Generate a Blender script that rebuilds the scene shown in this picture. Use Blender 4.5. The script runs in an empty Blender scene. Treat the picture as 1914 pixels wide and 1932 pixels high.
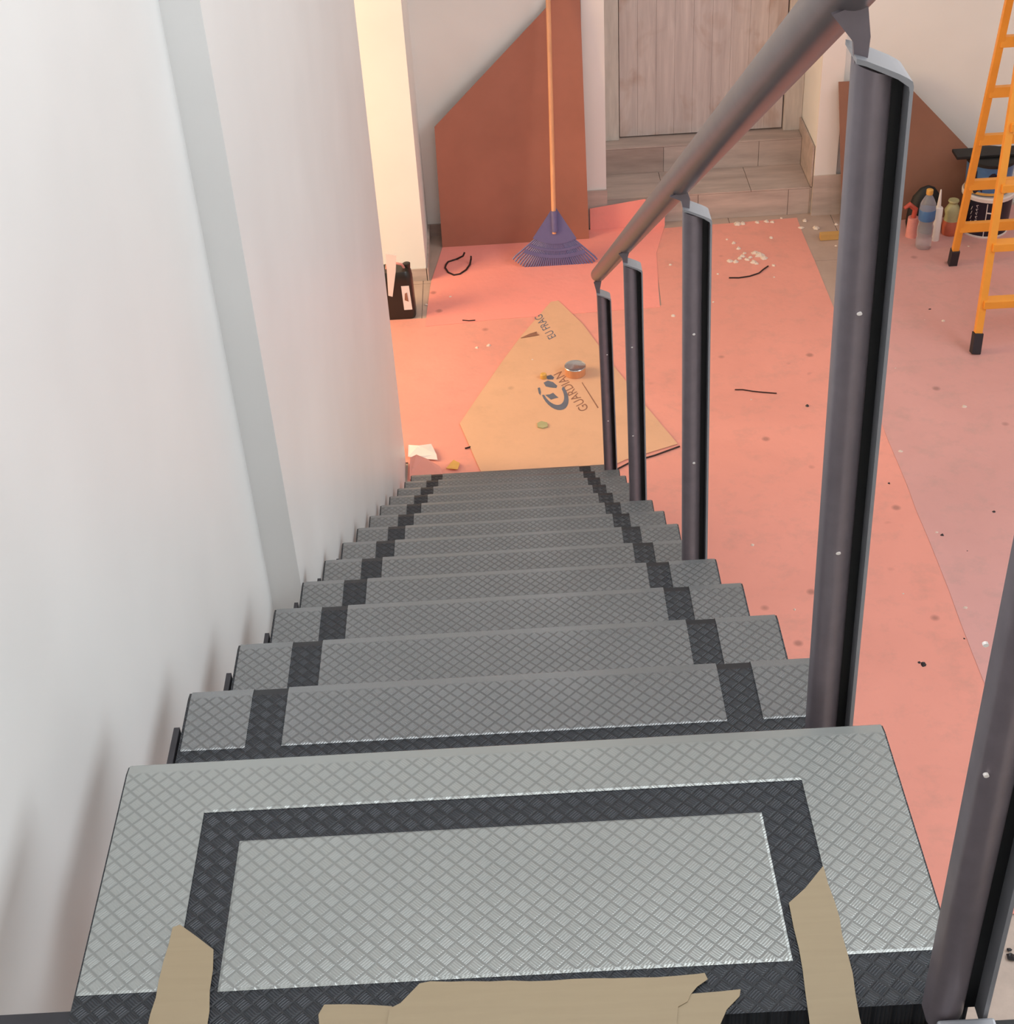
import bpy, math, random
from mathutils import Vector, Matrix
random.seed(7)
C = bpy.context.scene.collection
S = bpy.context.scene

# ------------------------------------------------------------------ camera
CAM = Vector((.4878, -.9383, 1.0797)); YAW, PIT, ROL, FPX = -.0131, .6468, -.0650, 2878.55
cy, sy, cp, sp, cr, sr = math.cos(YAW), math.sin(YAW), math.cos(PIT), math.sin(PIT), math.cos(ROL), math.sin(ROL)
FW = Vector((sy*cp, cy*cp, -sp)); rt0 = Vector((cy, -sy, 0)); up0 = rt0.cross(FW)
RT = cr*rt0 + sr*up0; UPV = -sr*rt0 + cr*up0
cd = bpy.data.cameras.new('camera'); cam = bpy.data.objects.new('camera', cd); C.objects.link(cam)
m = Matrix((RT, UPV, -FW)).transposed().to_4x4(); m.translation = CAM; cam.matrix_world = m
cd.sensor_fit = 'HORIZONTAL'; cd.sensor_width = 36; cd.lens = 36*FPX/1914; cd.clip_start = .02
S.camera = cam
# ------------------------------------------------------------------ world, lights, exposure
w = bpy.data.worlds.new('world'); S.world = w; w.use_nodes = True
w.node_tree.nodes['Background'].inputs[0].default_value = (.86, .93, 1, 1)
w.node_tree.nodes['Background'].inputs[1].default_value = .62
def area(name, loc, to, sx, sy_, power, col):
    l = bpy.data.lights.new(name, 'AREA'); l.shape = 'RECTANGLE'; l.size = sx; l.size_y = sy_; l.energy = power; l.color = col
    o = bpy.data.objects.new(name, l); C.objects.link(o); o.location = loc
    o.rotation_euler = (Vector(to)-Vector(loc)).to_track_quat('-Z', 'Y').to_euler(); return o
area('added_right_fill', (5.12, 2.7, .6), (-.05, 2.9, -.6), 5.2, 3.4, 245, (.84, .94, 1))  # unseen fill lamp added at right to brighten the left wall
area('added_overhead_fill', (1.2, .35, 2.82), (1.1, .9, -3), 2.4, 1.9, 75, (.88, .95, 1))  # fill lamp added under the closed ceiling, softens shade on the stair wall
area('warm_left_opening', (-2.5, 5.6, -1.4), (1.2, 6.7, -2.9), 1.3, 1.9, 110, (1, .72, .38))
S.view_settings.view_transform = 'Standard'; S.view_settings.look = 'None'
S.view_settings.exposure = 0.10; S.view_settings.gamma = 1; S.view_settings.use_curve_mapping = False

R_, H_ = .3268, .2033      # going and rise
F = -15*H_                 # ground floor level
YW = 7.29                  # back wall

def ray(px, py): return FW + RT*((px-957)/FPX) + UPV*((966-py)/FPX)
def at(px, py, ax, v):     # photo pixel on an axis plane
    d = ray(px, py); t = (v-CAM[ax])/d[ax]; return CAM + d*t
def on(px, py, p0, n):     # photo pixel on a general plane
    d = ray(px, py); p0 = Vector(p0); n = Vector(n); return CAM + d*((p0-CAM).dot(n)/d.dot(n))
def fl(px, py, z=0): return at(px, py, 2, F+z)

# ------------------------------------------------------------------ materials
def lin(c):
    return tuple(((v/255)/12.92 if v/255 <= .04045 else ((v/255+.055)/1.055)**2.4) for v in c)
class NT:
    def __init__(s, name):
        s.m = bpy.data.materials.new(name); s.m.use_nodes = True; s.t = s.m.node_tree; s.n = s.t.nodes; s.l = s.t.links
        s.b = s.n['Principled BSDF']; s.out = s.n['Material Output']
    def new(s, ty, **k):
        o = s.n.new(ty)
        for a, v in k.items(): setattr(o, a, v)
        return o
    def link(s, a, b): s.l.new(a, b)
    def val(s, sock, v):
        if isinstance(v, bpy.types.NodeSocket): s.l.new(v, sock)
        else: sock.default_value = v
    def math(s, op, a, b=0., c=None):
        o = s.new('ShaderNodeMath', operation=op); s.val(o.inputs[0], a); s.val(o.inputs[1], b)
        if c is not None: s.val(o.inputs[2], c)
        return o.outputs[0]
    def coord(s, kind='Object'): return s.new('ShaderNodeTexCoord').outputs[kind]
    def noise(s, vec, scale, detail=4, rough=.6, dist=0.):
        o = s.new('ShaderNodeTexNoise'); s.link(vec, o.inputs['Vector']); o.inputs['Scale'].default_value = scale
        o.inputs['Detail'].default_value = detail; o.inputs['Roughness'].default_value = rough; o.inputs['Distortion'].default_value = dist
        return o.outputs['Fac']
    def scale(s, vec, v):
        o = s.new('ShaderNodeMapping'); s.link(vec, o.inputs[0]); o.inputs['Scale'].default_value = v; return o.outputs[0]
    def ramp(s, fac, stops):
        o = s.new('ShaderNodeValToRGB'); s.link(fac, o.inputs[0]); e = o.color_ramp.elements
        while len(e) < len(stops): e.new(.5)
        for k, (p, c) in enumerate(stops): e[k].position = p; e[k].color = (*c, 1)
        return o.outputs[0]
    def mix(s, fac, a, b):
        o = s.new('ShaderNodeMix', data_type='RGBA'); s.val(o.inputs[0], fac)
        s.val(o.inputs[6], a if isinstance(a, bpy.types.NodeSocket) else (*a, 1)); s.val(o.inputs[7], b if isinstance(b, bpy.types.NodeSocket) else (*b, 1))
        return o.outputs[2]
    def bump(s, h, strength=.3, dist=.002):
        o = s.new('ShaderNodeBump'); s.link(h, o.inputs['Height']); o.inputs['Strength'].default_value = strength
        o.inputs['Distance'].default_value = dist; s.link(o.outputs[0], s.b.inputs['Normal']); return o.outputs[0]
    def base(s, c, rough=.5, metal=0., spec=.5):
        s.val(s.b.inputs['Base Color'], c if isinstance(c, bpy.types.NodeSocket) else (*c, 1))
        s.b.inputs['Roughness'].default_value = rough; s.b.inputs['Metallic'].default_value = metal
        s.b.inputs['Specular IOR Level'].default_value = spec
def plain(name, rgb, rough=.5, metal=0., var=.12, sc=14, bump=.1, spec=.5, stretch=(1, 1, 1)):
    t = NT(name); c = lin(rgb); v = t.scale(t.coord(), stretch); n = t.noise(v, sc)
    t.base(t.ramp(n, [(.25, tuple(x*(1-var) for x in c)), (.75, tuple(min(1, x*(1+var)) for x in c))]), rough, metal, spec)
    if bump: t.bump(n, bump, .002)
    return t.m
def plaster(name, rgb, rough=.5):
    t = NT(name); v = t.coord(); n = t.noise(v, 1.3, 3); n2 = t.noise(v, 60, 3); c = lin(rgb)
    t.base(t.ramp(n, [(.3, tuple(x*.95 for x in c)), (.7, tuple(min(1, x*1.04) for x in c))]), rough)
    t.bump(n2, .08, .002); return t.m
M = {}
M['wall'] = plaster('white_plaster', (226, 224, 222), .42)
M['cream'] = plaster('cream_plaster', (236, 232, 226), .6)
M['pier'] = plaster('pier_plaster', (236, 226, 220), .6)
def checker(name, film, tone=((140, 141, 141), (158, 159, 160)), metal=.5, gr=.5):
    t = NT(name); v = t.coord(); sep = t.new('ShaderNodeSeparateXYZ'); t.link(v, sep.inputs[0]); x, y = sep.outputs[0], sep.outputs[1]
    a = .0146; k = 1/(a*math.sqrt(2))
    u = t.math('MULTIPLY', t.math('ADD', x, y), k); q = t.math('MULTIPLY', t.math('SUBTRACT', x, y), k)
    fu, fq = t.math('FRACT', u), t.math('FRACT', q)
    par = t.math('FLOORED_MODULO', t.math('ADD', t.math('FLOOR', u), t.math('FLOOR', q)), 2.)
    sel = t.math('ADD', t.math('MULTIPLY', fu, par), t.math('MULTIPLY', fq, t.math('SUBTRACT', 1., par)))
    stripes = t.math('ABSOLUTE', t.math('SINE', t.math('MULTIPLY', sel, 5*math.pi)))
    edge = t.math('MINIMUM', t.math('MINIMUM', fu, t.math('SUBTRACT', 1., fu)), t.math('MINIMUM', fq, t.math('SUBTRACT', 1., fq)))
    mr = t.new('ShaderNodeMapRange', interpolation_type='SMOOTHSTEP'); t.link(edge, mr.inputs[0]); mr.inputs[1].default_value = .03; mr.inputs[2].default_value = .17
    # smooth nosing: no pattern close to the front edge
    ns = t.new('ShaderNodeMapRange'); t.link(y, ns.inputs[0]); ns.inputs[1].default_value = R_-.022; ns.inputs[2].default_value = R_-.018
    flat = t.math('SUBTRACT', 1., ns.outputs[0])
    h = t.math('MULTIPLY', mr.outputs[0], t.math('ADD', t.math('MULTIPLY', stripes, .6), .4))
    hh = t.math('MULTIPLY', h, flat)
    n = t.noise(v, 9, 5); n2 = t.noise(v, 2.2, 3)
    groove = t.math('MULTIPLY', t.math('SUBTRACT', 1., mr.outputs[0]), flat)
    if film:
        c = t.ramp(n2, [(.3, lin(tone[0])), (.7, lin(tone[1]))])
        c = t.mix(t.math('MULTIPLY', groove, gr), c, lin((90, 88, 88)))
        t.base(c, .27, metal, .45); t.bump(hh, .32, .0011)
        tr = t.new('ShaderNodeBsdfTransparent'); tr.inputs[0].default_value = (.85, .87, .86, 1)
        mx = t.new('ShaderNodeMixShader'); mx.inputs[0].default_value = .78
        t.link(tr.outputs[0], mx.inputs[1]); t.link(t.b.outputs[0], mx.inputs[2]); t.link(mx.outputs[0], t.out.inputs[0])
    else:
        c = t.mix(t.math('MULTIPLY', hh, .6), lin((34, 36, 40)), lin((66, 69, 75)))
        c = t.mix(t.math('MULTIPLY', n, .35), c, lin((34, 36, 40)))
        t.base(c, .40, .15, .5); t.bump(hh, .8, .0018)
    return t.m
M['plate'] = checker('checker_plate', False); M['film'] = checker('clear_film_on_plate', True); M['film_sheen'] = checker('sheen_film_on_plate', True, ((164, 166, 163), (180, 182, 178)), .4, .33)  # top tread film is a lighter copy, reflected light put into its colour
M['steel'] = plain('dark_brown_paint', (122, 112, 118), .38, .25, .10, 30, .05)
M['rail'] = plain('brown_grey_paint', (108, 100, 102), .34, .3, .10, 20, .05)
M['cap'] = plain('grey_painted_strap', (150, 150, 155), .35, .2, .06, 20, .03)
M['black'] = plain('black_steel', (16, 16, 18), .6, 0, .2, 20, .05)
M['dark'] = plain('dark_steel', (52, 50, 54), .5, .3, .2, 20, .05)
def tape():
    t = NT('kraft_tape'); v = t.scale(t.coord(), (3, 40, 3)); n = t.noise(v, 3, 5); n2 = t.noise(t.coord(), 12, 3)
    c = t.mix(t.math('MULTIPLY', n, .6), lin((154, 136, 108)), lin((130, 112, 88))); t.base(c, .55); t.bump(n2, .35, .004); return t.m
M['tape'] = tape()
def paper(name, rgb, seed, dirt=.5, dirtc=(170, 140, 128)):
    t = NT(name); v0 = t.coord(); mp = t.new('ShaderNodeMapping'); t.link(v0, mp.inputs[0]); mp.inputs['Location'].default_value = (seed*3.1, seed*1.7, 0); v = mp.outputs[0]
    c = lin(rgb); n = t.noise(v, 1.2, 4, .6, .4); n2 = t.noise(v, 7, 6, .7); n3 = t.noise(v, 26, 2, .5)
    col = t.ramp(n, [(.3, tuple(x*.93 for x in c)), (.7, tuple(min(1, x*1.05) for x in c))])
    d = t.new('ShaderNodeMapRange'); t.link(n2, d.inputs[0]); d.inputs[1].default_value = .50; d.inputs[2].default_value = .75; d.inputs[4].default_value = dirt
    col = t.mix(d.outputs[0], col, lin(dirtc))
    vo = t.new('ShaderNodeTexVoronoi'); t.link(v, vo.inputs['Vector']); vo.inputs['Scale'].default_value = 5.5
    sp_ = t.new('ShaderNodeMapRange'); t.link(vo.outputs['Distance'], sp_.inputs[0]); sp_.inputs[1].default_value = .13; sp_.inputs[2].default_value = .05; sp_.inputs[4].default_value = .5
    gate = t.new('ShaderNodeMapRange'); t.link(t.noise(v, 2.1, 1), gate.inputs[0]); gate.inputs[1].default_value = .5; gate.inputs[2].default_value = .56
    col = t.mix(t.math('MULTIPLY', sp_.outputs[0], gate.outputs[0]), col, lin((118, 84, 78)))
    t.base(col, .55, 0., .3); t.bump(t.math('ADD', n3, t.math('MULTIPLY', n, 3)), .12, .01); return t.m
M['paper_a'] = paper('salmon_floor_paper', (236, 158, 142), 1, .30)
M['paper_b'] = paper('coral_floor_paper', (255, 158, 146), 2, .12)
M['paper_c'] = paper('dusty_pink_floor_paper', (216, 160, 154), 3, .45, (178, 150, 142))
M['tile'] = plain('floor_tile_glaze', (186, 160, 146), .45, 0, .12, 5, .04)
M['steptile'] = plain('wood_look_tile', (186, 166, 156), .5, 0, .22, 3, .05, stretch=(1, 6, 6))
M['steptile2'] = plain('wood_look_tile_brown', (168, 146, 136), .5, 0, .25, 3, .05, stretch=(1, 6, 6))
M['grout'] = plain('pale_grout', (196, 178, 166), .8)
def door_wood():
    t = NT('whitened_wood'); v = t.coord(); g = t.noise(t.scale(v, (14, 2, 1.1)), 2, 5, .6, .5); b = t.noise(t.scale(v, (3, 1, 2)), 1.6, 3, .5, .8)
    c = t.ramp(g, [(.3, lin((190, 174, 168))), (.7, lin((216, 200, 192)))])
    s = t.new('ShaderNodeMapRange'); t.link(b, s.inputs[0]); s.inputs[1].default_value = .52; s.inputs[2].default_value = .72; s.inputs[4].default_value = .55
    t.base(t.mix(s.outputs[0], c, lin((160, 118, 92))), .6); t.bump(g, .1, .002); return t.m
M['door'] = door_wood()
M['frame'] = plain('whitened_frame_wood', (202, 190, 180), .6, 0, .15, 4, .05, stretch=(8, 8, 1))
def hdf(name, rgb):
    t = NT(name); v = t.coord(); n = t.noise(v, 2.2, 4); n2 = t.noise(v, 90, 2); c = lin(rgb)
    col = t.ramp(n, [(.3, tuple(x*.88 for x in c)), (.7, tuple(x*1.1 for x in c))])
    t.base(col, .5, 0, .35); t.bump(n2, .05, .001); return t.m
M['hdf'] = hdf('brown_hardboard', (174, 112, 92)); M['hdf2'] = hdf('brown_hardboard_right', (146, 104, 86))
M['handle'] = plain('varnished_pine', (224, 158, 116), .4, 0, .12, 4, .04, stretch=(10, 10, 1))
M['rake'] = plain('blue_violet_plastic', (104, 98, 140), .45, 0, .08, 10, .05)
M['kraft'] = paper('tan_cardboard', (226, 176, 142), 5, .25, (190, 150, 120))
M['ink'] = plain('blue_grey_ink', (104, 108, 122), .6); M['ink2'] = plain('brown_ink', (150, 104, 84), .6)
M['yellow'] = plain('orange_fibreglass', (242, 160, 56), .4, 0, .06, 10, .03)
M['rubber'] = plain('black_rubber', (44, 38, 44), .7)
M['blackplastic'] = plain('black_plastic', (40, 36, 32), .35, 0, .1, 20, .04)
M['white'] = plain('white_plastic', (236, 226, 220), .4, 0, .04, 10, .02)
M['navy'] = plain('navy_bucket_print', (22, 24, 44), .35, 0, .1, 10, .02)
M['blue'] = plain('blue_print', (70, 112, 160), .35, 0, .15, 14, .02)
M['tin'] = plain('bright_tin', (200, 200, 200), .22, .9, .05, 10, .02)
M['woodcut'] = plain('sawn_pine', (206, 158, 92), .6, 0, .12, 6, .05)
M['chip'] = plain('plaster_chip', (226, 205, 190), .8, 0, .1, 40, .3)
M['cable'] = plain('black_cable', (40, 22, 20), .5)
M['red'] = plain('red_plastic', (196, 86, 70), .45); M['pink'] = plain('pink_plastic', (226, 150, 140), .45)
M['olive'] = plain('pale_olive_plastic', (178, 172, 128), .4); M['orangeliq'] = plain('orange_red_bottle', (196, 104, 78), .3)
M['tape_y'] = plain('amber_cap', (222, 168, 84), .4)
t = NT('clear_pet'); t.base(lin((225, 225, 232)), .12); t.b.inputs['Transmission Weight'].default_value = .75; t.b.inputs['IOR'].default_value = 1.2; M['pet'] = t.m

# ------------------------------------------------------------------ mesh helpers
class MB:
    def __init__(s): s.v = []; s.f = []
    def add(s, vs, fs):
        b = len(s.v); s.v += [tuple(x) for x in vs]; s.f += [tuple(b+i for i in f) for f in fs]; return s
    def box(s, x0, x1, y0, y1, z0, z1):
        return s.add([(x, y, z) for z in (z0, z1) for y in (y0, y1) for x in (x0, x1)],
                     [(0, 2, 3, 1), (4, 5, 7, 6), (0, 1, 5, 4), (2, 6, 7, 3), (0, 4, 6, 2), (1, 3, 7, 5)])
    def beam(s, a, b, wd, dp, side=(1, 0, 0)):
        a, b = Vector(a), Vector(b); d = (b-a).normalized(); u = Vector(side); u = (u-d*u.dot(d)).normalized(); q = d.cross(u)
        vs = [p+u*(sx*wd/2)+q*(sz*dp/2) for p in (a, b) for sx, sz in ((-1, -1), (1, -1), (1, 1), (-1, 1))]
        return s.add(vs, [(0, 1, 2, 3), (7, 6, 5, 4), (0, 4, 5, 1), (1, 5, 6, 2), (2, 6, 7, 3), (3, 7, 4, 0)])
    def prism(s, pts, vec):   # closed polygon + extrusion vector
        n = len(pts); pts = [Vector(p) for p in pts]; vec = Vector(vec)
        return s.add(pts+[p+vec for p in pts], [tuple(range(n))[::-1], tuple(range(n, 2*n))] + [(i, (i+1) % n, n+(i+1) % n, n+i) for i in range(n)])
    def tube(s, path, rad, n=12, cap=True):
        path = [Vector(p) for p in path]; rad = rad if isinstance(rad, (list, tuple)) else [rad]*len(path); b = len(s.v)
        prev = None
        for i, p in enumerate(path):
            d = (path[min(i+1, len(path)-1)]-path[max(i-1, 0)]).normalized()
            if prev is None: prev = Vector((0, 0, 1)) if abs(d.z) < .9 else Vector((1, 0, 0))
            u = (prev-d*prev.dot(d)).normalized(); prev = u; q = d.cross(u)
            for k in range(n):
                a = 2*math.pi*k/n; s.v.append(tuple(p+(u*math.cos(a)+q*math.sin(a))*rad[i]))
        for i in range(len(path)-1):
            for k in range(n): s.f.append((b+i*n+k, b+i*n+(k+1) % n, b+(i+1)*n+(k+1) % n, b+(i+1)*n+k))
        if cap: s.f.append(tuple(b+k for k in range(n))[::-1]); s.f.append(tuple(b+(len(path)-1)*n+k for k in range(n)))
        return s
    def lathe(s, prof, c=(0, 0, 0), n=24):  # prof: (r,z)
        b = len(s.v); c = Vector(c)
        for r, z in prof:
            for k in range(n):
                a = 2*math.pi*k/n; s.v.append((c.x+r*math.cos(a), c.y+r*math.sin(a), c.z+z))
        for i in range(len(prof)-1):
            for k in range(n): s.f.append((b+i*n+k, b+i*n+(k+1) % n, b+(i+1)*n+(k+1) % n, b+(i+1)*n+k))
        s.f.append(tuple(b+k for k in range(n))[::-1]); s.f.append(tuple(b+(len(prof)-1)*n+k for k in range(n))); return s
    def build(s, name, mat, parent=None, smooth=False, bevel=0., loc=None):
        me = bpy.data.meshes.new(name); me.from_pydata(s.v, [], s.f); me.materials.append(M[mat])
        if smooth:
            me.polygons.foreach_set('use_smooth', [True]*len(me.polygons))
            try: me.set_sharp_from_angle(angle=math.radians(40))
            except Exception: pass
        o = bpy.data.objects.new(name, me); C.objects.link(o)
        if loc is not None: o.location = loc
        if parent: o.parent = parent
        if bevel:
            bv = o.modifiers.new('bevel', 'BEVEL'); bv.width = bevel; bv.segments = 2; bv.limit_method = 'ANGLE'
        return o
def tag(o, label=None, cat=None, group=None, kind=None):
    for k, v in (('label', label), ('category', cat), ('group', group), ('kind', kind)):
        if v: o[k] = v
    return o
def empty(name, loc, label, cat, group=None):
    o = bpy.data.objects.new(name, None); C.objects.link(o); o.location = loc; o.empty_display_size = .1
    return tag(o, label, cat, group)
def child(mb, name, mat, root, **k):   # geometry given in world coordinates, stored relative to the root
    L_ = root.location if root.parent is None else root.location+root.parent.location
    mb.v = [tuple(Vector(v)-L_) for v in mb.v]; return mb.build(name, mat, root, **k)
def top(mb, name, mat, label, cat, group=None, **k):   # one mesh, origin at its base
    xs = [v[0] for v in mb.v]; ys = [v[1] for v in mb.v]; zs = [v[2] for v in mb.v]
    o = Vector(((min(xs)+max(xs))/2, (min(ys)+max(ys))/2, min(zs))); mb.v = [tuple(Vector(v)-o) for v in mb.v]
    return tag(mb.build(name, mat, loc=o, **k), label, cat, group)
def struct(mb, name, mat, parent=None, **k):
    o = mb.build(name, mat, parent, **k)
    if not parent: o['kind'] = 'structure'
    return o

# ------------------------------------------------------------------ room shell
struct(MB().box(-3.2, 5.2, -1.6, 9, F-.12, F-.006), 'floor', 'grout')
fo = bpy.data.objects['floor']
TS = .6
for i in range(-5, 9):
    for j in range(-2, 13):      # floor tiles; most lie under the protective paper
        x, y = i*TS, j*TS+.1
        if x+TS > 5.2 or y+TS > YW+.02 or y < 2.4: continue
        vis = (x < .2 and y > 5.4) or (1.6 < x < 2.6) or (1.0 < x < 1.9 and y > 6)
        if not vis: continue
        MB().box(x+.002, x+TS-.002, y+.002, y+TS-.002, F-.008, F).build('tile', 'tile', fo)
XL = -.05; XN = -.125; YP = 1.87; YE = 4.95
struct(MB().box(XL-.14, XL, YP, YE, F-.006, 2.9), 'wall_left', 'wall')
struct(MB().box(XN-.14, XN, -1.6, YP, F-.006, 2.9), 'wall_left_recess', 'wall')
# back wall with door niche
nx0, nx1 = 1.08, 2.29; yn = 7.75
bw = MB(); bw.box(-3.2, nx0, YW, YW+.14, F-.006, 2.9).box(nx1, 5.2, YW, YW+.14, F-.006, 2.9)
bw.box(nx0-.06, nx0, YW+.14, yn+.2, F, 2.9).box(nx1, nx1+.06, YW+.14, yn+.2, F, 2.9)
struct(bw, 'wall_back', 'cream')
struct(MB().box(nx0, nx1, yn+.1, yn+.2, F, 2.9), 'wall_niche', 'pier')
struct(MB().box(-3.3, -3.2, YE, YW+.14, F, 2.9), 'wall_far_left', 'cream')
struct(MB().box(5.2, 5.3, -1.6, YW+.14, F, 2.9), 'wall_right', 'cream')
struct(MB().box(-3.3, 5.3, -1.7, -1.6, F, 2.9), 'wall_behind', 'cream')
struct(MB().box(-3.3, 5.3, -1.7, YW+.7, 2.9, 3.0), 'ceiling', 'wall')
# column on the left, with a light corner bead
struct(MB().box(-.75, .022, 6.745, YW, F, 2.9), 'wall_column', 'cream')
# piers beside the door
pl = at(1100, 200, 1, YW).x; pr2 = at(1583, 250, 1, YW).x
struct(MB().box(pl, nx0, YW-.02, YW, F, 2.9), 'trim_1', 'pier'); struct(MB().box(nx1, pr2, YW-.02, YW, F, 2.9), 'trim_2', 'pier')
struct(MB().box(-.74, .026, 6.735, 6.745, F, F+.075).box(.022, .034, 6.735, YW, F, F+.075), 'baseboard_column', 'steptile')
struct(MB().box(.034, pl, YW-.014, YW, F, F+.075), 'baseboard_back', 'steptile2')
struct(MB().box(pl, nx0+.004, YW-.034, YW-.02, F, F+.24), 'baseboard_left', 'steptile')
struct(MB().box(nx1-.004, pr2+.04, YW-.034, YW-.02, F, F+.25), 'baseboard_right', 'steptile')
struct(MB().box(nx1-.014, nx1-.004, YW, yn, F+.17, F+.42), 'baseboard_niche', 'steptile')
# entrance steps, clad in wood-look tiles
y1, z1, z2, y2 = 7.611, F+.17, F+.3395, 7.749
st = struct(MB().box(nx0+.001, nx1-.001, YW+.008, yn+.1, F, z1-.008).box(nx0+.001, nx1-.001, y1+.008, yn+.1, z1-.01, z2-.008), 'entrance_steps', 'grout')
def tiles(x0, x1, cuts, fn):
    xs = [x0]+cuts+[x1]
    for k in range(len(xs)-1):
        fn(xs[k]+.0015, xs[k+1]-.0015).build('tile', random.choice(['steptile', 'steptile2']) if fn is not trd else random.choice(['steptile', 'steptile', 'steptile2']), st)
trd = lambda a, b: MB().box(a, b, YW-.002, y1+.006, z1-.008, z1)
tiles(nx0+.001, nx1-.0145, [1.42, 1.93], trd)
tiles(nx0+.001, nx1-.0145, [1.62, 2.15], lambda a, b: MB().box(a, b, YW-.001, YW+.008, F+.001, z1-.010))
tiles(nx0+.001, nx1-.0145, [1.45, 2.02], lambda a, b: MB().box(a, b, y1, y1+.008, z1+.001, z2-.010))
tiles(nx0+.001, nx1-.0145, [1.8], lambda a, b: MB().box(a, b, y1-.002, yn+.09, z2-.008, z2))
# door
dx0, dx1 = 1.20, 2.175; dz = z2+.004
dr = MB().box(dx0, dx1, yn+.016, yn+.05, dz, dz+2.1).build('door_1', 'door'); dr['kind'] = 'structure'
npl = 9; wpl = (dx1-dx0)/npl
for k in range(npl):
    MB().box(dx0+k*wpl+.0005, dx0+(k+1)*wpl-.0005, yn+random.uniform(0, .0008), yn+.016, dz+.006, dz+2.1).build('plank', 'door', dr)
for a, b in ((nx0+.001, dx0-.006), (dx1+.006, nx1-.001)):
    MB().box(a, b, yn-.03, yn+.05, z2, dz+2.2).build('jamb', 'frame', dr, bevel=.003)
MB().box(dx0-.006, dx1+.006, yn-.03, yn+.05, dz+2.11, dz+2.2).build('head_frame', 'frame', dr)

# ------------------------------------------------------------------ protective floor paper
def sheet(pts, name, mat, label, z, th=.0012, lap=None):
    a = [p if isinstance(p, Vector) else fl(*p, z) for p in pts]
    # small waviness along the outline
    out = []
    for i in range(len(a)):
        p, q = a[i], a[(i+1) % len(a)]; n = max(1, int((q-p).length/.18))
        for k in range(n):
            r = p.lerp(q, k/n)
            if k: d = (q-p).normalized(); r = r+Vector((-d.y, d.x, 0))*random.uniform(-.004, .004)
            r.z = F+z; out.append(r)
    mb = MB().prism(out, (0, 0, th))
    if lap: mb.prism(*lap)
    return top(mb, name, mat, label, 'floor paper')
V = lambda x, y: Vector((x, y, F))
sheet([V(-.04, 4.96), V(-.04, 3.2), V(-.04, 2.2), V(2.235, 2.2), V(2.20, 7.24), V(1.33, 7.2), V(1.30, 6.3), V(.03, 6.31), V(-1.9, 6.31), V(-1.9, 4.98)], 'floor_paper', 'paper_a', 'large salmon pink protective paper covering floor beside and beyond the stairs', .0005)
wl = [Vector((.98, YW-.05, F+.002)), Vector((1.42, YW-.05, F+.002)), Vector((1.42, YW-.045, F+.11)), Vector((1.30, YW-.045, F+.175)), Vector((.98, YW-.045, F+.135))]
sheet([V(.045, 6.72), V(.02, 6.22), (930, 603), V(1.29, 6.28), V(1.335, 6.9), V(1.42, YW-.05), V(.98, YW-.05), V(.12, YW-.05)], 'floor_paper', 'paper_b', 'coral red protective paper under rake and brown board, creased up the door step', .002, lap=(wl, (0, .004, 0)))
sheet([V(2.21, 1.6), V(5.1, 1.6), V(5.1, YW-.03), V(2.62, YW-.06), V(2.42, 6.6), V(2.29, 5.8), V(2.215, 5.1)], 'floor_paper', 'paper_c', 'dusty pink protective paper under the ladder at right', .0022)
# curled paper, light patch and scrap at the foot of the wall
cu = MB()
for (a, b, c_) in (((772, 862), (782, 858), (790, 858)),): pass
pth = [fl(773, 905, .01), fl(774, 864, .05), fl(786, 858, .06), fl(806, 866, .045), fl(830, 880, .02), fl(838, 900, .01)]
top(MB().prism(pth, (0, 0, .0015)), 'floor_paper_offcut', 'paper_a', 'small curled pink paper offcut at wall foot by last stair tread', 'paper')
top(MB().prism([fl(770, 862, .02), fl(771, 840, .02), fl(790, 841, .03), fl(814, 838, .02), fl(824, 858, .02), fl(826, 868, .01), fl(800, 866, .01)], (0, 0, .002)), 'light_patch_or_scrap', 'white', 'bright patch of light made as a white sheet on floor at end of left wall', 'paper')  # white sheet stands in for light falling on the floor
top(MB().prism([fl(842, 884, .012), fl(856, 868, .012), fl(868, 874, .012), fl(864, 886, .012)], (0, 0, .002)), 'light_patch_or_scrap', 'tape_y', 'small yellow-orange scrap on floor beyond last tread', 'paper')

# ------------------------------------------------------------------ staircase
stair = empty('steel_staircase', (0, 0, F), 'straight steel staircase with chequer plate treads descending along the white wall', 'staircase')
def tread_geo(y0, x0, x1, th=.038):
    prof = [(y0, 0), (R_-.019, 0), (R_-.005, -.0032), (R_-.001, -.007), (R_, -.012), (R_, -th), (y0, -th)]
    return MB().prism([(x0, y, z) for y, z in prof], (x1-x0, 0, 0))
def film_geo(x0, x1, y0, y1=None):
    if y1 is None:
        t_ = .0012; prof = [(y0, .0004), (y0+.003, t_), (R_-.019, t_), (R_-.0045, -.0018), (R_, -.0058), (R_+.0012, -.012), (R_+.0012, -.02), (R_+.0004, -.02), (R_+.0004, -.012), (R_-.004, -.0027), (R_-.019, .0003)]
        return MB().prism([(x0, y, z) for y, z in prof], (x1-x0, 0, 0))
    e = .003; z0, zt = .0003, .0016
    vs = [(x0, y0, z0), (x1, y0, z0), (x1, y1, z0), (x0, y1, z0), (x0+e, y0+e, zt), (x1-e, y0+e, zt), (x1-e, y1-e, zt), (x0+e, y1-e, zt)]
    return MB().add(vs, [(3, 2, 1, 0), (4, 5, 6, 7), (0, 1, 5, 4), (1, 2, 6, 5), (2, 3, 7, 6), (3, 0, 4, 7)])
tread_mesh = None; fm = {}
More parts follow.
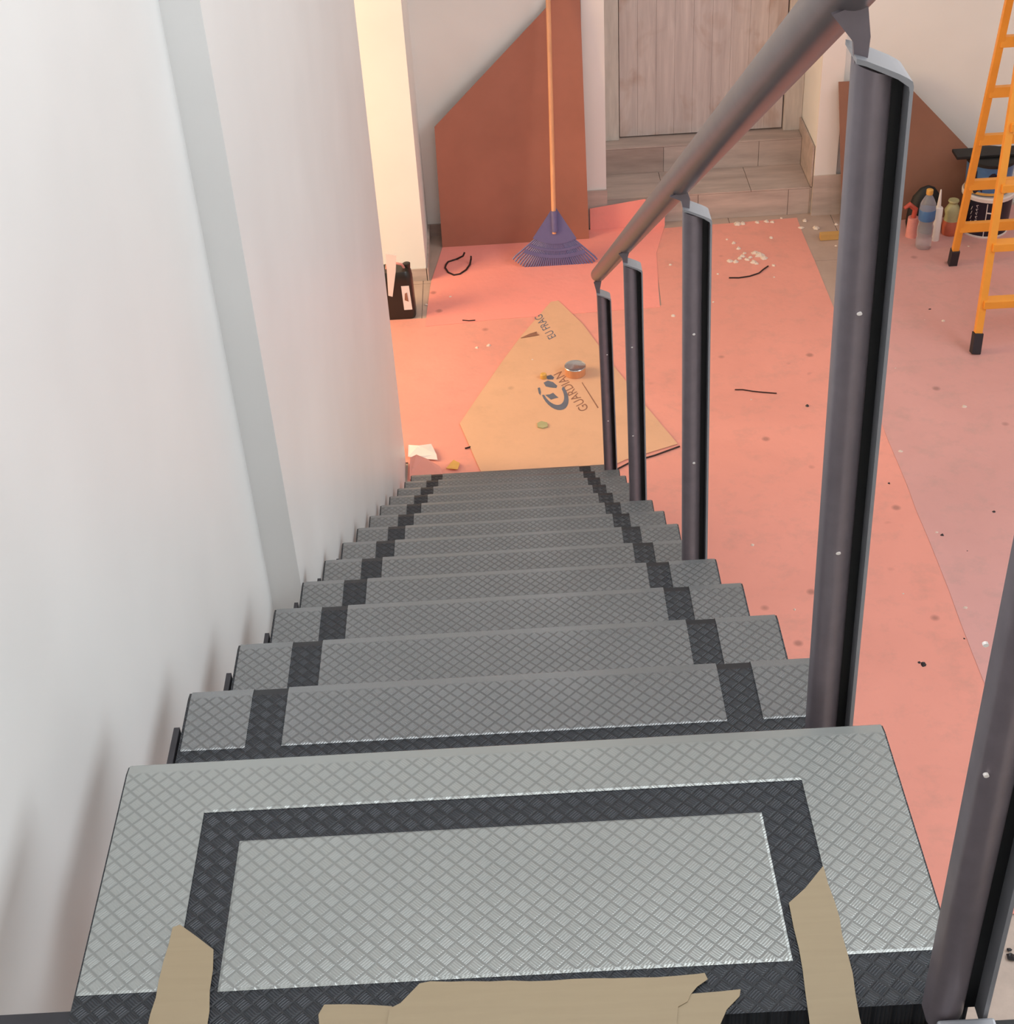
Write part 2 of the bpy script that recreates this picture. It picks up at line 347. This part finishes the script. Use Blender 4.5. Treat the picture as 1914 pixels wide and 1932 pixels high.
for k in range(1, 15):
    z = -k*H_ if k > 1 else -.235
    ly = (k-1)*R_+(.022 if k == 1 else 0)
    if k == 1:
        tr = tread_geo(-.062, 0, .9).build('tread', 'plate', stair); films = [film_geo(.002, .898, .245)]
        films = [film_geo(.002, .102, 0.), film_geo(.102, .789, .240), film_geo(.789, .898, 0.), film_geo(.148, .736, -.004, .195)]
    else:
        if tread_mesh is None: tr = tread_geo(0, 0, .9).build('tread', 'plate', stair); tread_mesh = tr.data
        else: tr = bpy.data.objects.new('tread', tread_mesh); C.objects.link(tr); tr.parent = stair
        yb = .205 if k == 2 else .12
        films = [film_geo(.004, .092, yb), film_geo(.142, .748, yb), film_geo(.797, .897, yb)]
    tr.location = (0, ly, z-F)
    for i, fg in enumerate(films):
        key = (k if k < 3 else 3, i)
        if key in fm: fo_ = bpy.data.objects.new('protective_film', fm[key]); C.objects.link(fo_); fo_.parent = tr
        else: fo_ = fg.build('protective_film', 'film_sheen' if k == 1 else 'film', tr); fm[key] = fo_.data
    # end bracket bolted to the left side of the tread
    if k > 1: MB().box(-.011, -.003, .15, .25, -.03, .002).build('bracket', 'dark', tr)
for x in (.10, .74):
    a, b_ = Vector((x+.03, .05, -.235-.17)), Vector((x+.03, 14*R_-.03, -14*H_-.10))
    child(MB().beam(a, b_, .06, .12), 'stringer', 'dark', stair)
    MB().box(x-.02, x+.08, 14*R_-.22, 14*R_-.08, .006, .22).build('foot_plate', 'dark', stair)
# upper landing behind the first tread
struct(MB().box(XN+.002, 1.08, -1.6, -.045, -.36, -.262), 'floor_landing', 'black')
# landing edge strip seen left of the top tread
struct(MB().box(XN+.002, -.004, -.02, .015, -.30, -.25), 'trim_landing', 'dark')

# masking tape on the top tread
zt = -.235+.0022
def tp(pts, label, dz=0.):
    a = [at(px, py, 2, zt+dz) for px, py in pts]; out = []
    for i in range(len(a)):
        p, q = a[i], a[(i+1) % len(a)]; n = max(1, int((q-p).length/.02))
        for k in range(n):
            r = p.lerp(q, k/n)
            if k: r = r+Vector((random.uniform(-1, 1), random.uniform(-1, 1), 0))*.0012
            out.append(r)
    top(MB().prism(out, (0, 0, .0006)), 'masking_tape', 'tape', label, 'tape')
tp([(326, 1750), (340, 1745), (372, 1768), (403, 1792), (402, 1830), (389, 1950), (276, 1950), (300, 1850)], 'beige masking tape strip down left side of top tread')
tp([(1489, 1704), (1520, 1676), (1554, 1634), (1575, 1700), (1600, 1800), (1632, 1960), (1532, 1960), (1515, 1830), (1498, 1750)], 'beige masking tape strip down right side of top tread')
tp([(728, 1950), (735, 1905), (742, 1900), (756, 1893), (792, 1856), (812, 1852), (1000, 1852), (1200, 1845), (1318, 1838), (1330, 1836), (1336, 1848), (1316, 1862), (1304, 1876), (1298, 1890), (1280, 1900), (1276, 1950)], 'wide beige masking tape along middle back edge of top tread', .0012)
tp([(604, 1950), (601, 1915), (612, 1896), (740, 1899), (760, 1950)], 'short beige tape tab left of the wide back tape')
tp([(1262, 1950), (1270, 1900), (1300, 1876), (1360, 1871), (1398, 1867), (1396, 1880), (1372, 1905), (1352, 1950)], 'torn beige tape tab right of the wide back tape')

# ------------------------------------------------------------------ railing
rail = empty('stair_railing', (.86, 4.6, F), 'brown metal stair handrail on four sloping-capped posts along open side of stairs', 'railing')
ya, yb_ = 1.36*R_+.012, 13.36*R_+.012
rp0 = at(1618, -48, 1, ya); rp1 = at(1130, 517, 1, yb_); d_ = (rp0-rp1).normalized()
a_ = rp1-d_*.045; b2 = rp0+d_*1.0
child(MB().tube([a_, a_+d_*.006, a_+d_*.5, b2], [.024, .0285, .0285, .0285], 28), 'handrail', 'rail', rail, smooth=True)
def post(k, tl, bl, yk, zb, neck=True, zt=None):
    """post whose front left edge runs tl -> bl (world points)"""
    W_, D = .055, .040
    def P_(lx, ly, z):
        f_ = (tl.z-z)/(tl.z-bl.z); b = tl.lerp(bl, f_); return Vector((b.x+lx, yk+ly, z))
    zt0 = tl.z; pe = []
    # main channel with a softly bulged face, a dark slot, then the strap plate on the right
    prof = [(0, .009), (.002, .004), (.007, .0005), (.014, -.0015), (.020, 0), (.027, .004), (.033, .010), (.037, .016), (.039, .020), (.039, .028), (0, .028)]
    n = len(prof); vs = []
    for (lx, ly) in prof: vs.append(P_(lx, ly, zb))
    for (lx, ly) in prof: vs.append(P_(lx, ly, zt0-.003-lx*.42))
    pb = MB().add(vs, [tuple(range(n)), tuple(range(n, 2*n))[::-1]]+[(i, n+i, n+(i+1) % n, (i+1) % n) for i in range(n)])
    po = child(pb, 'post', 'steel', rail, smooth=True)
    Lr = rail.location
    def sub(mb, nm, mt, **kw):
        mb.v = [tuple(Vector(v)-Lr) for v in mb.v]; return mb.build(nm, mt, po, **kw)
    sl = MB(); sl.add([P_(.039, .022, zb), P_(.0505, .022, zb), P_(.0505, D, zb), P_(.039, D, zb), P_(.039, .022, zt0-.023), P_(.0505, .022, zt0-.027), P_(.0505, D, zt0-.027), P_(.039, D, zt0-.023)],
                       [(0, 1, 5, 4), (1, 2, 6, 5), (2, 3, 7, 6), (3, 0, 4, 7), (4, 5, 6, 7)])
    sub(sl, 'slot', 'black')
    # strap: over the top and down the right side
    arc = [(-.001, .004), (.009, .001), (.027, -.007), (.041, -.0135), (.049, -.0180), (.0538, -.0215), (.055, -.0265)]
    outer = [P_(x, 0, zt0+z) for x, z in arc]+[P_(.055, 0, zb)]
    inner = [P_(.0505, 0, zb)]+[P_(x-(.0035 if i > 3 else .0005*i), 0, zt0+z-.005) for i, (x, z) in reversed(list(enumerate(arc)))]
    sub(MB().prism(outer+inner, (0, D+.012, 0)), 'strap', 'cap')
    if neck:
        # flat plate rising from the strap to the rail
        rr = rp1.lerp(rp0, (yk+.012-rp1.y)/(rp0.y-rp1.y)); zz = rr.z-.024
        q = [P_(.000, .012, zt0-.004), P_(.012, .012, zt0-.004), P_(.014, .012, zt0+.03)]
        q = [Vector((tl.x, yk+.012, zt0-.006)), Vector((tl.x+.012, yk+.012, zt0-.006)), Vector((tl.x+.013, yk+.012, zt0+.02)), Vector((rr.x+.012, yk+.012, zz)), Vector((rr.x-.020, yk+.012, zz-.012)), Vector((tl.x-.003, yk+.012, zt0+.016))]
        sub(MB().prism(q, (0, .006, 0)), 'neck_plate', 'steel')
    return po, sub, P_
PT = [((1608, 100), (1520, 1370)), ((1288, 388), (1287, 1040)), ((1176, 493), (1188, 930)), ((1126, 551), (1140, 870))]
RV = [[(1623, 594), (1583, 1046)], [(1310, 632), (1310, 875)], [(1193, 656), (1195, 823)], [(1146, 670), (1148, 795)]]
for k, (tpx, bpx) in enumerate(PT):
    yk = (1.36+4*k)*R_; po, sub, P_ = post(k, at(*tpx, 1, yk+.026), at(*bpx, 1, yk+.026), yk, -(2+4*k)*H_+.002)
    for q in RV[k]:
        c = at(*q, 1, yk-.003)
        sub(MB().prism([c+Vector((.0025*math.cos(a)*1.2, .0012, .0018*math.sin(a))) for a in [i*math.pi/4 for i in range(8)]], (0, .003, 0)), 'rivet', 'white')
# landing post, same make
b0 = at(1733, 1872, 2, -.233); yk = b0.y-.042
ptop = at(1912, 945, 1, b0.y)
zr = rp0.z+(rp0.z-rp1.z)/(rp0.y-rp1.y)*(b0.y-rp0.y)-.09
tl = b0+(ptop-b0)*((zr-b0.z)/(ptop.z-b0.z))
po, sub, P_ = post(9, tl, b0, yk, -.233)
for q in ((1862, 1220), (1863, 1467)):
    c = at(*q, 1, yk-.003); sub(MB().prism([c+Vector((.0024*math.cos(a), .0012, .0019*math.sin(a))) for a in [i*math.pi/4 for i in range(8)]], (0, .003, 0)), 'rivet', 'white')
sub(MB().box(b0.x+.004, b0.x+.06, yk-.055, yk-.004, -.233, -.212), 'base_clamp', 'cap', bevel=.003)

# ------------------------------------------------------------------ boards against the back wall
def board(pts, y0, lean, name, mat, label):
    p0 = (0, y0, F); n = (0, 1.0, -lean)
    a = [on(px, py, p0, n) for px, py in pts]
    nn = Vector((0, 1, -lean)).normalized()
    return top(MB().prism(a, nn*.008), name, mat, label, 'board')
board([(835, 467), (1112, 452), (1095, 0), (1085, -130), (1040, 2), (1028, 18), (820, 240)], 7.125, .085, 'hardboard_sheet', 'hdf', 'brown hardboard sheet with angled top-left cut, behind the leaf rake')
board([(1590, 428), (1850, 414), (1850, 303), (1733, 181), (1702, 148), (1583, 155)], 7.13, .10, 'hardboard_sheet', 'hdf2', 'brown hardboard sheet with cut top-right corner, behind the bottles')

# ------------------------------------------------------------------ leaf rake
ry = 6.83; rl = .24; rn = (0, 1.0, -rl); rp = (0, ry, F+.004)
rk = empty('leaf_rake', on(1047, 510, rp, rn), 'blue plastic leaf rake with long pine handle leaning on brown board', 'rake')
q = lambda px, py, off=0.: on(px, py, rp, rn)-Vector(rn).normalized()*off
hd = (q(1033, -60)-q(1045, 402)).normalized()
child(MB().tube([q(1046, 440, .012), q(1045, 402, .012), q(1033, -60, .012)], [.011, .013, .013], 14), 'handle', 'handle', rk, smooth=True)
child(MB().tube([q(1047, 436, .014), q(1045.5, 397, .014)], [.017, .019], 14), 'socket', 'rake', rk, smooth=True)
hub = (1046, 404)
bot = []
NT_ = 36
for i in range(NT_):
    u = i/(NT_-1); x = 968+u*(1127-968); yb = 511-22*abs(2*u-1)**3.2; bot.append((x, yb))
for i, (x, yb) in enumerate(bot):
    s0 = (hub[0]+(x-hub[0])*.30, hub[1]+(yb-hub[1])*.42)
    s1 = (hub[0]+(x-hub[0])*.94, hub[1]+(yb-hub[1])*.93)
    child(MB().tube([q(*s0, .004), q(*s1, .006), q(x, yb, .004)], [.0048, .0056, .0050], 5), 'tine', 'rake', rk)
def band(f0, f1, fy0, fy1, nm, th=.004):
    up_, lo = [], []
    for i in range(0, NT_):
        x, yb = bot[i]; sgn = abs(2*i/(NT_-1)-1)
        up_.append(q(hub[0]+(x-hub[0])*f0, hub[1]+(511-hub[1])*(fy0-.10*sgn**2), .008)); lo.append(q(hub[0]+(x-hub[0])*f1, hub[1]+(511-hub[1])*(fy1-.10*sgn**2), .008))
    child(MB().prism(up_+lo[::-1], -Vector(rn).normalized()*th), nm, 'rake', rk)
band(.04, .52, -.02, .52, 'head_plate')
band(.70, .76, .71, .77, 'cross_band')
band(.60, .64, .61, .65, 'cross_band')

# ------------------------------------------------------------------ cardboard with print
cz = .0042
cb = top(MB().prism([fl(1040, 570, cz), fl(1054, 568, cz), fl(1100, 612, cz), fl(1160, 693, cz), fl(1220, 768, cz), fl(1279, 838, cz), fl(1180, 868, cz), fl(1080, 915, cz), fl(915, 905, cz), fl(903, 880, cz), fl(868, 800, cz), fl(905, 745, cz), fl(950, 680, cz), fl(985, 633, cz)], (0, 0, .003)), 'cardboard_sheet', 'kraft', 'tan printed packing cardboard lying on floor beyond the stairs', 'cardboard')
CL = cb.location
def pr(px, py): return fl(px, py, cz+.0036)-CL
def print_poly(pts, mat, nm='print_mark'):
    MB().prism([pr(*p) for p in pts], (0, 0, .0003)).build(nm, mat, cb)
def text(body, p0, p1, size_px_up, mat):
    """flat lettering from pixel p0 to p1 on the cardboard"""
    cu = bpy.data.curves.new('lettering', 'FONT'); cu.body = body; cu.size = 1; cu.extrude = 0.0; cu.align_x = 'LEFT'
    o = bpy.data.objects.new('tmp', cu); C.objects.link(o); bpy.context.view_layer.update()
    me = bpy.data.meshes.new_from_object(o.evaluated_get(bpy.context.evaluated_depsgraph_get())); bpy.data.objects.remove(o)
    xs = [v.co.x for v in me.vertices]; ys = [v.co.y for v in me.vertices]; x0, wx, y0_, hy = min(xs), max(xs)-min(xs), min(ys), max(ys)-min(ys)
    A, B, Cc = pr(*p0), pr(*p1), pr(*size_px_up); ex = B-A; ey = Cc-A
    for v in me.vertices: 
        a, b = (v.co.x-x0)/wx, (v.co.y-y0_)/hy; v.co = A+ex*a+ey*b
    me.materials.append(M[mat]); t_ = bpy.data.objects.new('lettering', me); C.objects.link(t_); t_.parent = cb
text('GUARDIAN', (1112, 770), (1060, 700), (1096, 778), 'ink2')
text('EU FRAG', (1050, 634), (1022, 592), (1036, 641), 'ink')
print_poly([(1128, 770), (1098, 722), (1099, 721), (1130, 769)], 'ink2')
def ell(cx, cy_, a, b, rot, t0, t1, n=18):
    c, s_ = math.cos(rot), math.sin(rot); return [(cx+a*math.cos(t)*c-b*math.sin(t)*s_, cy_+a*math.cos(t)*s_+b*math.sin(t)*c) for t in [t0+(t1-t0)*i/n for i in range(n+1)]]
# crescent swoosh, upper wave and eagle-like mark
cres = ell(1047, 744, 33, 22, .95, -1.9, 2.2); inn = ell(1044, 740, 27, 17, .95, -1.6, 2.0)
k_ = len(cres)
for i in range(2, k_-1):
    print_poly([cres[i-1], cres[i], inn[min(i, k_-1)], inn[i-1]], 'ink', 'logo_ring')
print_poly([(1026, 722), (1034, 718), (1044, 721), (1052, 728), (1050, 732), (1038, 731), (1030, 729)], 'ink', 'logo_wave')
print_poly([(1030, 710), (1040, 707), (1046, 712), (1044, 716), (1034, 716)], 'ink', 'logo_wave')
print_poly([(1015, 732), (1019, 731), (1021, 740), (1020, 746), (1017, 742)], 'ink', 'logo_stroke')
print_poly([(1029, 745), (1038, 744), (1044, 741), (1049, 746), (1054, 750), (1046, 752), (1040, 754), (1034, 749)], 'ink', 'logo_star')
# leaf shaped torn bit
top(MB().prism([fl(983, 638, .009), fl(1000, 630, .009), fl(1013, 626, .009), fl(1013, 630, .009), fl(1018, 632, .009), fl(1002, 635, .009)], (0, 0, .002)), 'dark_splinter', 'ink2', 'dark arrow-like splinter on left edge of the printed cardboard', 'debris')

# tin and cap on the cardboard
tcen = fl(1086, 705, .0078)
tn = empty('open_tin', tcen, 'small round tin with shiny lid standing on printed cardboard', 'tin')
MB().lathe([(.050, 0), (.052, .003), (.052, .040), (.0535, .043)], n=28).build('body', 'handle', tn, smooth=True)
MB().lathe([(.0535, .043), (.055, .046), (.053, .049), (.049, .047), (.047, .0455)], n=28).build('lid', 'tin', tn, smooth=True)
bc = fl(1026, 713, .0078)
top(MB().lathe([(.016, 0), (.017, .002), (.016, .022), (.013, .025)], bc, 18), 'bottle_cap', 'tape_y', 'small cream bottle cap on cardboard left of the tin', 'cap', smooth=True)
top(MB().prism([fl(1014, 800, .0078), fl(1022, 796, .0078), fl(1033, 799, .0078), fl(1034, 806, .0078), fl(1024, 809, .0078), fl(1015, 807, .0078)], (0, 0, .006)), 'putty_blob', 'olive', 'pale green putty blob on cardboard below the logo', 'debris')
top(MB().prism([fl(865, 497+0), fl(866, 497), fl(866, 498)], (0, 0, .001)), 'floor_grit', 'cable', 'dark grit speck beside the black cable loop', 'debris') if False else None

# ------------------------------------------------------------------ black power-tool case by the column
bx = empty('black_canister', fl(756, 592), 'black plastic canister with white label behind end of left wall', 'canister')
bxc = bx.location
def rbox(w_, d__, h__, r=.03, n=5, ch=.03):
    pts = []
    for cx_, cy__, a0 in ((w_/2-r, d__/2-r, 0), (-w_/2+r, d__/2-r, 90), (-w_/2+r, -d__/2+r, 180), (w_/2-r, -d__/2+r, 270)):
        for i in range(n): a = math.radians(a0+90*i/(n-1)); pts.append((cx_+r*math.cos(a), cy__+r*math.sin(a)))
    return pts
def loft(rings):
    mb = MB(); n = len(rings[0]); 
    for rg in rings: mb.v += [tuple(p) for p in rg]
    for i in range(len(rings)-1):
        for k in range(n): mb.f.append((i*n+k, i*n+(k+1) % n, (i+1)*n+(k+1) % n, (i+1)*n+k))
    mb.f.append(tuple(range(n))[::-1]); mb.f.append(tuple((len(rings)-1)*n+k for k in range(n))); return mb
pts = rbox(.175, .13, .3); sc = [(.95, 0), (1, .012), (1, .22), (.96, .25), (.84, .275), (.80, .28)]
sh = lambda f, z: [Vector((x*f-.02*z, y*f, z)) for x, y in pts]
loft([sh(f, z) for f, z in sc]).build('body', 'blackplastic', bx, smooth=True)
MB().prism([(.028, -.0665, .06), (.072, -.0665, .06), (.066, -.0665, .205), (.024, -.0665, .205)], (0, -.001, 0)).build('label', 'white', bx)
MB().prism([(.036, -.068, .12), (.056, -.068, .11), (.052, -.068, .165), (.04, -.068, .16)], (0, -.001, 0)).build('label_print', 'ink2', bx)
MB().tube([(-.05, 0, .27), (-.045, -.01, .305), (.0, -.015, .318), (.035, -.01, .305), (.05, 0, .27)], .007, 10).build('handle', 'pink', bx, smooth=True)
MB().lathe([(.018, .275), (.02, .3), (.016, .302)], (.06, .01, 0), 14).build('cap', 'blackplastic', bx, smooth=True)
c1 = at(728, 479, 1, bxc.y-.10); c2 = at(748, 482, 1, bxc.y-.10); c3 = at(741, 560, 1, bxc.y-.075); c4 = at(733, 558, 1, bxc.y-.075)
top(MB().prism([c1, c2, at(747, 512, 1, bxc.y-.09), c3, c4], (0, .006, 0)), 'white_offcut_strip', 'white', 'white tapered strip leaning on front of the black canister', 'offcut')

# ------------------------------------------------------------------ cables and twigs on the floor
def wire(px, name, label, cat, r=.004, z=.006):
    pts_ = [fl(x, y, z+dz_) for (x, y, *rest) in px for dz_ in [rest[0] if rest else 0]]
    top(MB().tube(pts_, r, 7), name, 'cable', label, cat, smooth=True)
wire([(877, 476, .05), (874, 483, .03), (862, 489), (846, 494), (842, 499), (840, 505), (846, 514), (857, 519), (868, 517), (880, 509), (887, 499), (889, 489, .02), (889, 484, .05)], 'cable_loop', 'black cable loop on coral paper left of the rake', 'cable', .0055)
wire([(1376, 524), (1395, 524), (1415, 521), (1433, 515), (1441, 508), (1450, 502)], 'wire_offcut', 'curved brown wire offcut below plaster debris pile', 'wire')
wire([(1387, 735), (1402, 735), (1420, 738), (1440, 740), (1466, 742)], 'wire_offcut', 'straight dark wire offcut on salmon paper right of third post', 'wire', .003)
wire([(873, 604), (885, 605), (897, 604)], 'wire_offcut', 'tiny dark wire offcut on paper seam right of canister', 'wire', .003)
wire([(1150, 893), (1190, 872), (1236, 859), (1283, 842)], 'loose_wire', 'black wire lying along near right edge of printed cardboard', 'cord', .004)
wire([(878, 846), (888, 843)], 'wire_offcut', 'tiny dark wire offcut near the white patch of light', 'wire', .004)

# wood offcut, plaster debris
wa, wb = fl(1549, 452, .01), fl(1592, 449, .01)
top(MB().beam(wa+Vector((0, .02, .01)), wb+Vector((.08, .02, .01)), .04, .035, (0, 1, 0)), 'wood_offcut', 'woodcut', 'yellow pine offcut on floor left of main post', 'wood')
def chip(px, py, s, label, grp, mat='chip'):
    p = fl(px, py, .002); n = random.randint(5, 7)
    ring = [p+Vector((s*random.uniform(.6, 1.1)*math.cos(2*math.pi*i/n), s*random.uniform(.5, 1)*math.sin(2*math.pi*i/n), 0)) for i in range(n)]
    apex = [Vector(((v.x+p.x)/2, (v.y+p.y)/2, p.z+s*random.uniform(.3, .6))) for v in ring]
    top(loft([ring, apex]), 'plaster_chip' if mat == 'chip' else 'debris_crumb', mat, label, 'debris', grp)
for (x, y, s) in ((1434, 482, .035), (1424, 478, .028), (1441, 487, .025), (1402, 484, .02), (1410, 490, .018), (1378, 493, .022), (1388, 494, .02), (1396, 488, .02), (1422, 495, .022), (1416, 486, .016), (1405, 478, .014), (1428, 498, .015), (1385, 459, .018), (1394, 469, .018), (1460, 501, .016), (1372, 452, .01)):
    chip(x, y, s, 'whitish plaster chip in the debris pile between third post and main post', 'plaster chips in the debris pile')
for (x, y, s) in ((1392, 423, .03), (1402, 422, .022), (1430, 420, .018), (1447, 418, .02), (1458, 419, .018), (1475, 412, .012), (1519, 417, .022), (1512, 430, .02), (1540, 431, .028), (1578, 424, .016), (1455, 449, .014), (1578, 464, .01)):
    chip(x, y, s, 'whitish plaster chip along the foot of the door steps', 'plaster chips by the steps')
for (x, y, s) in ((1355, 517, .009), (1461, 523, .01), (1346, 570, .008), (1781, 606, .014), (1828, 465, .01), (1420, 1028, .012), (1822, 1147, .012), (1820, 768, .018), (1700, 852, .014), (1768, 1005, .01), (1270, 596, .016), (1265, 500, .012), (922, 652, .014), (900, 656, .012), (1005, 680, .014), (1170, 790, .010), (804, 575, .012), (850, 560, .01), (1690, 695, .006), (1600, 600, .004), (1745, 604, .005), (1705, 1120, .005), (1500, 1150, .007), (1418, 754, .006)):
    wh = ('on the floor paper left of the printed cardboard' if x < 940 else 'lying on the printed cardboard' if (x < 1010 or x == 1170) else 'on the paper between second and third posts' if x < 1290 else
          'on salmon paper between third post and main post' if x < 1510 else 'on dusty pink paper in front of the ladder' if y < 800 else 'on the paper seam right of the main post')
    chip(x, y, s, 'pale plaster crumb '+wh, 'pale crumbs '+wh)
for (x, y, s) in ((1524, 766, .012), (1755, 584, .01), (1876, 966, .012), (1778, 1010, .012), (1820, 1205, .006), (1826, 1040, .005), (1744, 1254, .016), (1735, 1250, .008), (1678, 912, .008), (1908, 1805, .02), (1905, 1792, .01), (1546, 1016, .006), (905, 852, .008)):
    wh = 'beside the landing post at lower right' if y > 1700 else 'left of the main post' if x < 1600 else 'between the main post and the landing post' if y > 800 else 'on dusty pink paper near the ladder feet'
    chip(x, y, s, 'small dark crumb '+wh, 'dark crumbs '+wh, 'dark')

# ------------------------------------------------------------------ bottles, buckets
wbp = fl(1742, 467)
KB = 1.22
bt = empty('water_bottle', wbp, 'clear plastic water bottle with blue label and amber cap', 'bottle')
MB().lathe([(.030, 0), (.036, .008), (.036, .05), (.033, .06), (.036, .07), (.036, .11), (.032, .125), (.036, .14), (.037, .2), (.034, .225), (.022, .25), (.013, .265), (.013, .272)], n=24).build('body', 'pet', bt, smooth=True, )
MB().lathe([(.0368, .145), (.0378, .147), (.0378, .195), (.0368, .197)], n=24).build('label', 'blue', bt, smooth=True, )
MB().lathe([(.0145, .268), (.0155, .27), (.0155, .29), (.013, .292)], n=16).build('cap', 'tape_y', bt, smooth=True, )
sb = empty('sealant_cartridge', fl(1764, 453), 'white sealant cartridge with long nozzle right of water bottle', 'cartridge')
MB().lathe([(.024, 0), (.025, .003), (.025, .2), (.02, .206)], n=20).build('tube', 'white', sb, smooth=True)
MB().lathe([(.012, .205), (.011, .225), (.004, .31), (.0025, .312)], n=14).build('nozzle', 'white', sb, smooth=True)
gb = empty('squeeze_bottle', fl(1792, 441), 'squat olive and red bottle left of the ladder leg', 'bottle')
MB().lathe([(.034, 0), (.040, .01), (.042, .06), (.036, .09)], n=20).build('base', 'orangeliq', gb, smooth=True)
MB().lathe([(.036, .09), (.032, .12), (.038, .15), (.024, .18), (.018, .19), (.026, .205), (.024, .212)], n=20).build('neck', 'olive', gb, smooth=True)
bt.scale = (KB, KB, KB); gb.scale = (1.2, 1.2, 1.0)
rb_ = empty('spray_gun', fl(1720, 446), 'red and pink spray gun half hidden behind the water bottle', 'tool')
MB().tube([(0, 0, .0), (0, 0, .12)], [.035, .03], 14).build('tank', 'pink', rb_, smooth=True)
MB().tube([(0, 0, .12), (.005, 0, .17), (-.03, 0, .2), (-.06, -.01, .185)], [.014, .016, .016, .01], 10).build('body', 'red', rb_, smooth=True)
bg = fl(1732, 434)
bag = loft([[bg+Vector((.03+f*.10*math.cos(a)*(1+.1*math.sin(3*a)), -.0+f*.05*math.sin(a), z)) for a in [i*math.pi/9 for i in range(18)]] for f, z in ((.9, .002), (1, .05), (.95, .13), (.75, .21), (.4, .26), (.1, .275))])
top(bag, 'black_bag', 'black', 'black bag slumped against the right brown board', 'bag', smooth=True)

bk = empty('paint_bucket', fl(1868, 452)+Vector((0, .14, 0)), 'navy paint bucket with white rim on floor behind ladder', 'bucket')
MB().lathe([(.126, 0), (.130, .004), (.138, .22), (.139, .226)], n=36).build('body', 'navy', bk, smooth=True)
MB().lathe([(.128, 0.0), (.134, .001), (.135, .012), (.131, .014)], n=36).build('bottom_rim', 'white', bk, smooth=True)
MB().lathe([(.139, .224), (.146, .226), (.147, .246), (.141, .252), (.13, .249)], n=36).build('rim', 'white', bk, smooth=True)
# white line, arc and vertical script on the printed sleeve
def wrap(a, z, r=.1465): 
    z = z*.72; rr = .130+(.138-.130)*(z/.22)+.0012; an = math.radians(-90+a); return Vector((rr*math.cos(an), rr*math.sin(an), z))
def stroke(pts_, w_, nm='sleeve_print'):
    mb = MB()
    mb.tube([wrap(a, z) for a, z in pts_], w_, 5); mb.build(nm, 'white', bk)
stroke([(-16, .012), (-16, .30)], .0028)
stroke([(-16+34*math.sin(t)*.9, .17+.055*math.cos(t)) for t in [i*math.pi/12 for i in range(10)]], .004)
for i in range(7): stroke([(-38, .07+i*.032), (-41, .085+i*.032), (-36.5, .09+i*.032)], .0018)
for i in range(5): stroke([(-54, .07+i*.04), (-51, .10+i*.04)], .0016)
tb = empty('blue_tub', bk.location+Vector((-.01, .005, .253)), 'blue and black printed tub stacked on the navy bucket', 'tub')
MB().lathe([(.118, 0), (.122, .003), (.130, .17), (.131, .175)], n=32).build('body', 'blue', tb, smooth=True)
MB().lathe([(.131, .17), (.136, .172), (.136, .19), (.130, .195)], n=32).build('lid', 'black', tb, smooth=True)
for (a0, a1, za, zb_) in ((-62, -30, .02, .10), (-18, 22, .07, .125), (-55, -48, .10, .16)):
    g = MB(); n_ = 6; vs = []
    for i in range(n_+1):
        a = math.radians(-90+a0+(a1-a0)*i/n_)
        for z in (za, zb_): r_ = .122+.008*z/.17+.0022; vs.append((r_*math.cos(a), r_*math.sin(a), z+(.02*math.sin(i) if z == zb_ else .015*math.cos(i*1.3))))
    g.add(vs, [(2*i, 2*i+2, 2*i+3, 2*i+1) for i in range(n_)]); g.build('printed_patch', 'navy', tb)
MB().lathe([(.1225, .004), (.1245, .005), (.125, .018), (.123, .02)], n=32).build('bottom_band', 'tape_y', tb, smooth=True)
ty = at(1806, 286, 1, tb.location.y-.02)
tray = MB().box(ty.x, ty.x+.36, ty.y-.02, ty.y+.09, tb.location.z+.196, tb.location.z+.214)
top(tray, 'black_tray', 'black', 'flat black tray lying on top of the blue tub', 'tray', bevel=.003)

# ------------------------------------------------------------------ ladder
ld = empty('step_ladder', Vector((3.2, 6.1, F)), 'orange fibreglass step ladder standing open at right edge', 'ladder')
yt = 6.1; Hh = 1.95
A0 = fl(1797, 500); B0 = fl(1840, 667)
def dirn(p, px, py):
    n = Vector((0, Hh, -(yt-p.y))); g = on(px, py, p, n); t_ = Hh/(g.z-F); return p+(g-p)*t_
A1 = dirn(A0, 1905, 0); B1 = dirn(B0, 1914, 181)
wA, wB = .48, .68
def mirror(p0, p1, w_): return Vector((p0.x+w_, p0.y, p0.z)), Vector((2*(p0.x+w_/2)-p1.x, p1.y, p1.z))
for (a, b, w_, dpt) in ((A0, A1, wA, .028), (B0, B1, wB, .035)):
    c, d = mirror(a, b, w_)
    for (p, r_) in ((a, b), (c, d)):
        foot = p.lerp(r_, .03); child(MB().beam(foot, r_, .036, dpt, (1, 0, 0)), 'side_rail', 'yellow', ld, bevel=.002)
        child(MB().beam(p+Vector((0, 0, .003)), p.lerp(r_, .055), .046, dpt+.014, (1, 0, 0)), 'foot', 'rubber', ld, bevel=.003)
    for k in range(1, 7):
        f_ = (k*.28-.02)/Hh; p, r_ = a.lerp(b, f_), c.lerp(d, f_)
        if a is B0: child(MB().box(p.x, r_.x, p.y-.035, p.y+.03, p.z-.024, p.z+.016), 'step', 'yellow', ld, bevel=.002)
        else: child(MB().beam(p, r_, .055, .03, (0, 0, 1)), 'rung', 'yellow', ld, bevel=.002)
cA, dA = mirror(B0, B1, wB)
child(MB().box(A1.x-.03, A1.x+2*(A0.x+wA/2-A1.x)+.03, B1.y-.08, B1.y+.1, B1.z-.01, B1.z+.03), 'top_cap', 'yellow', ld, bevel=.004)
bpy.context.view_layer.update()
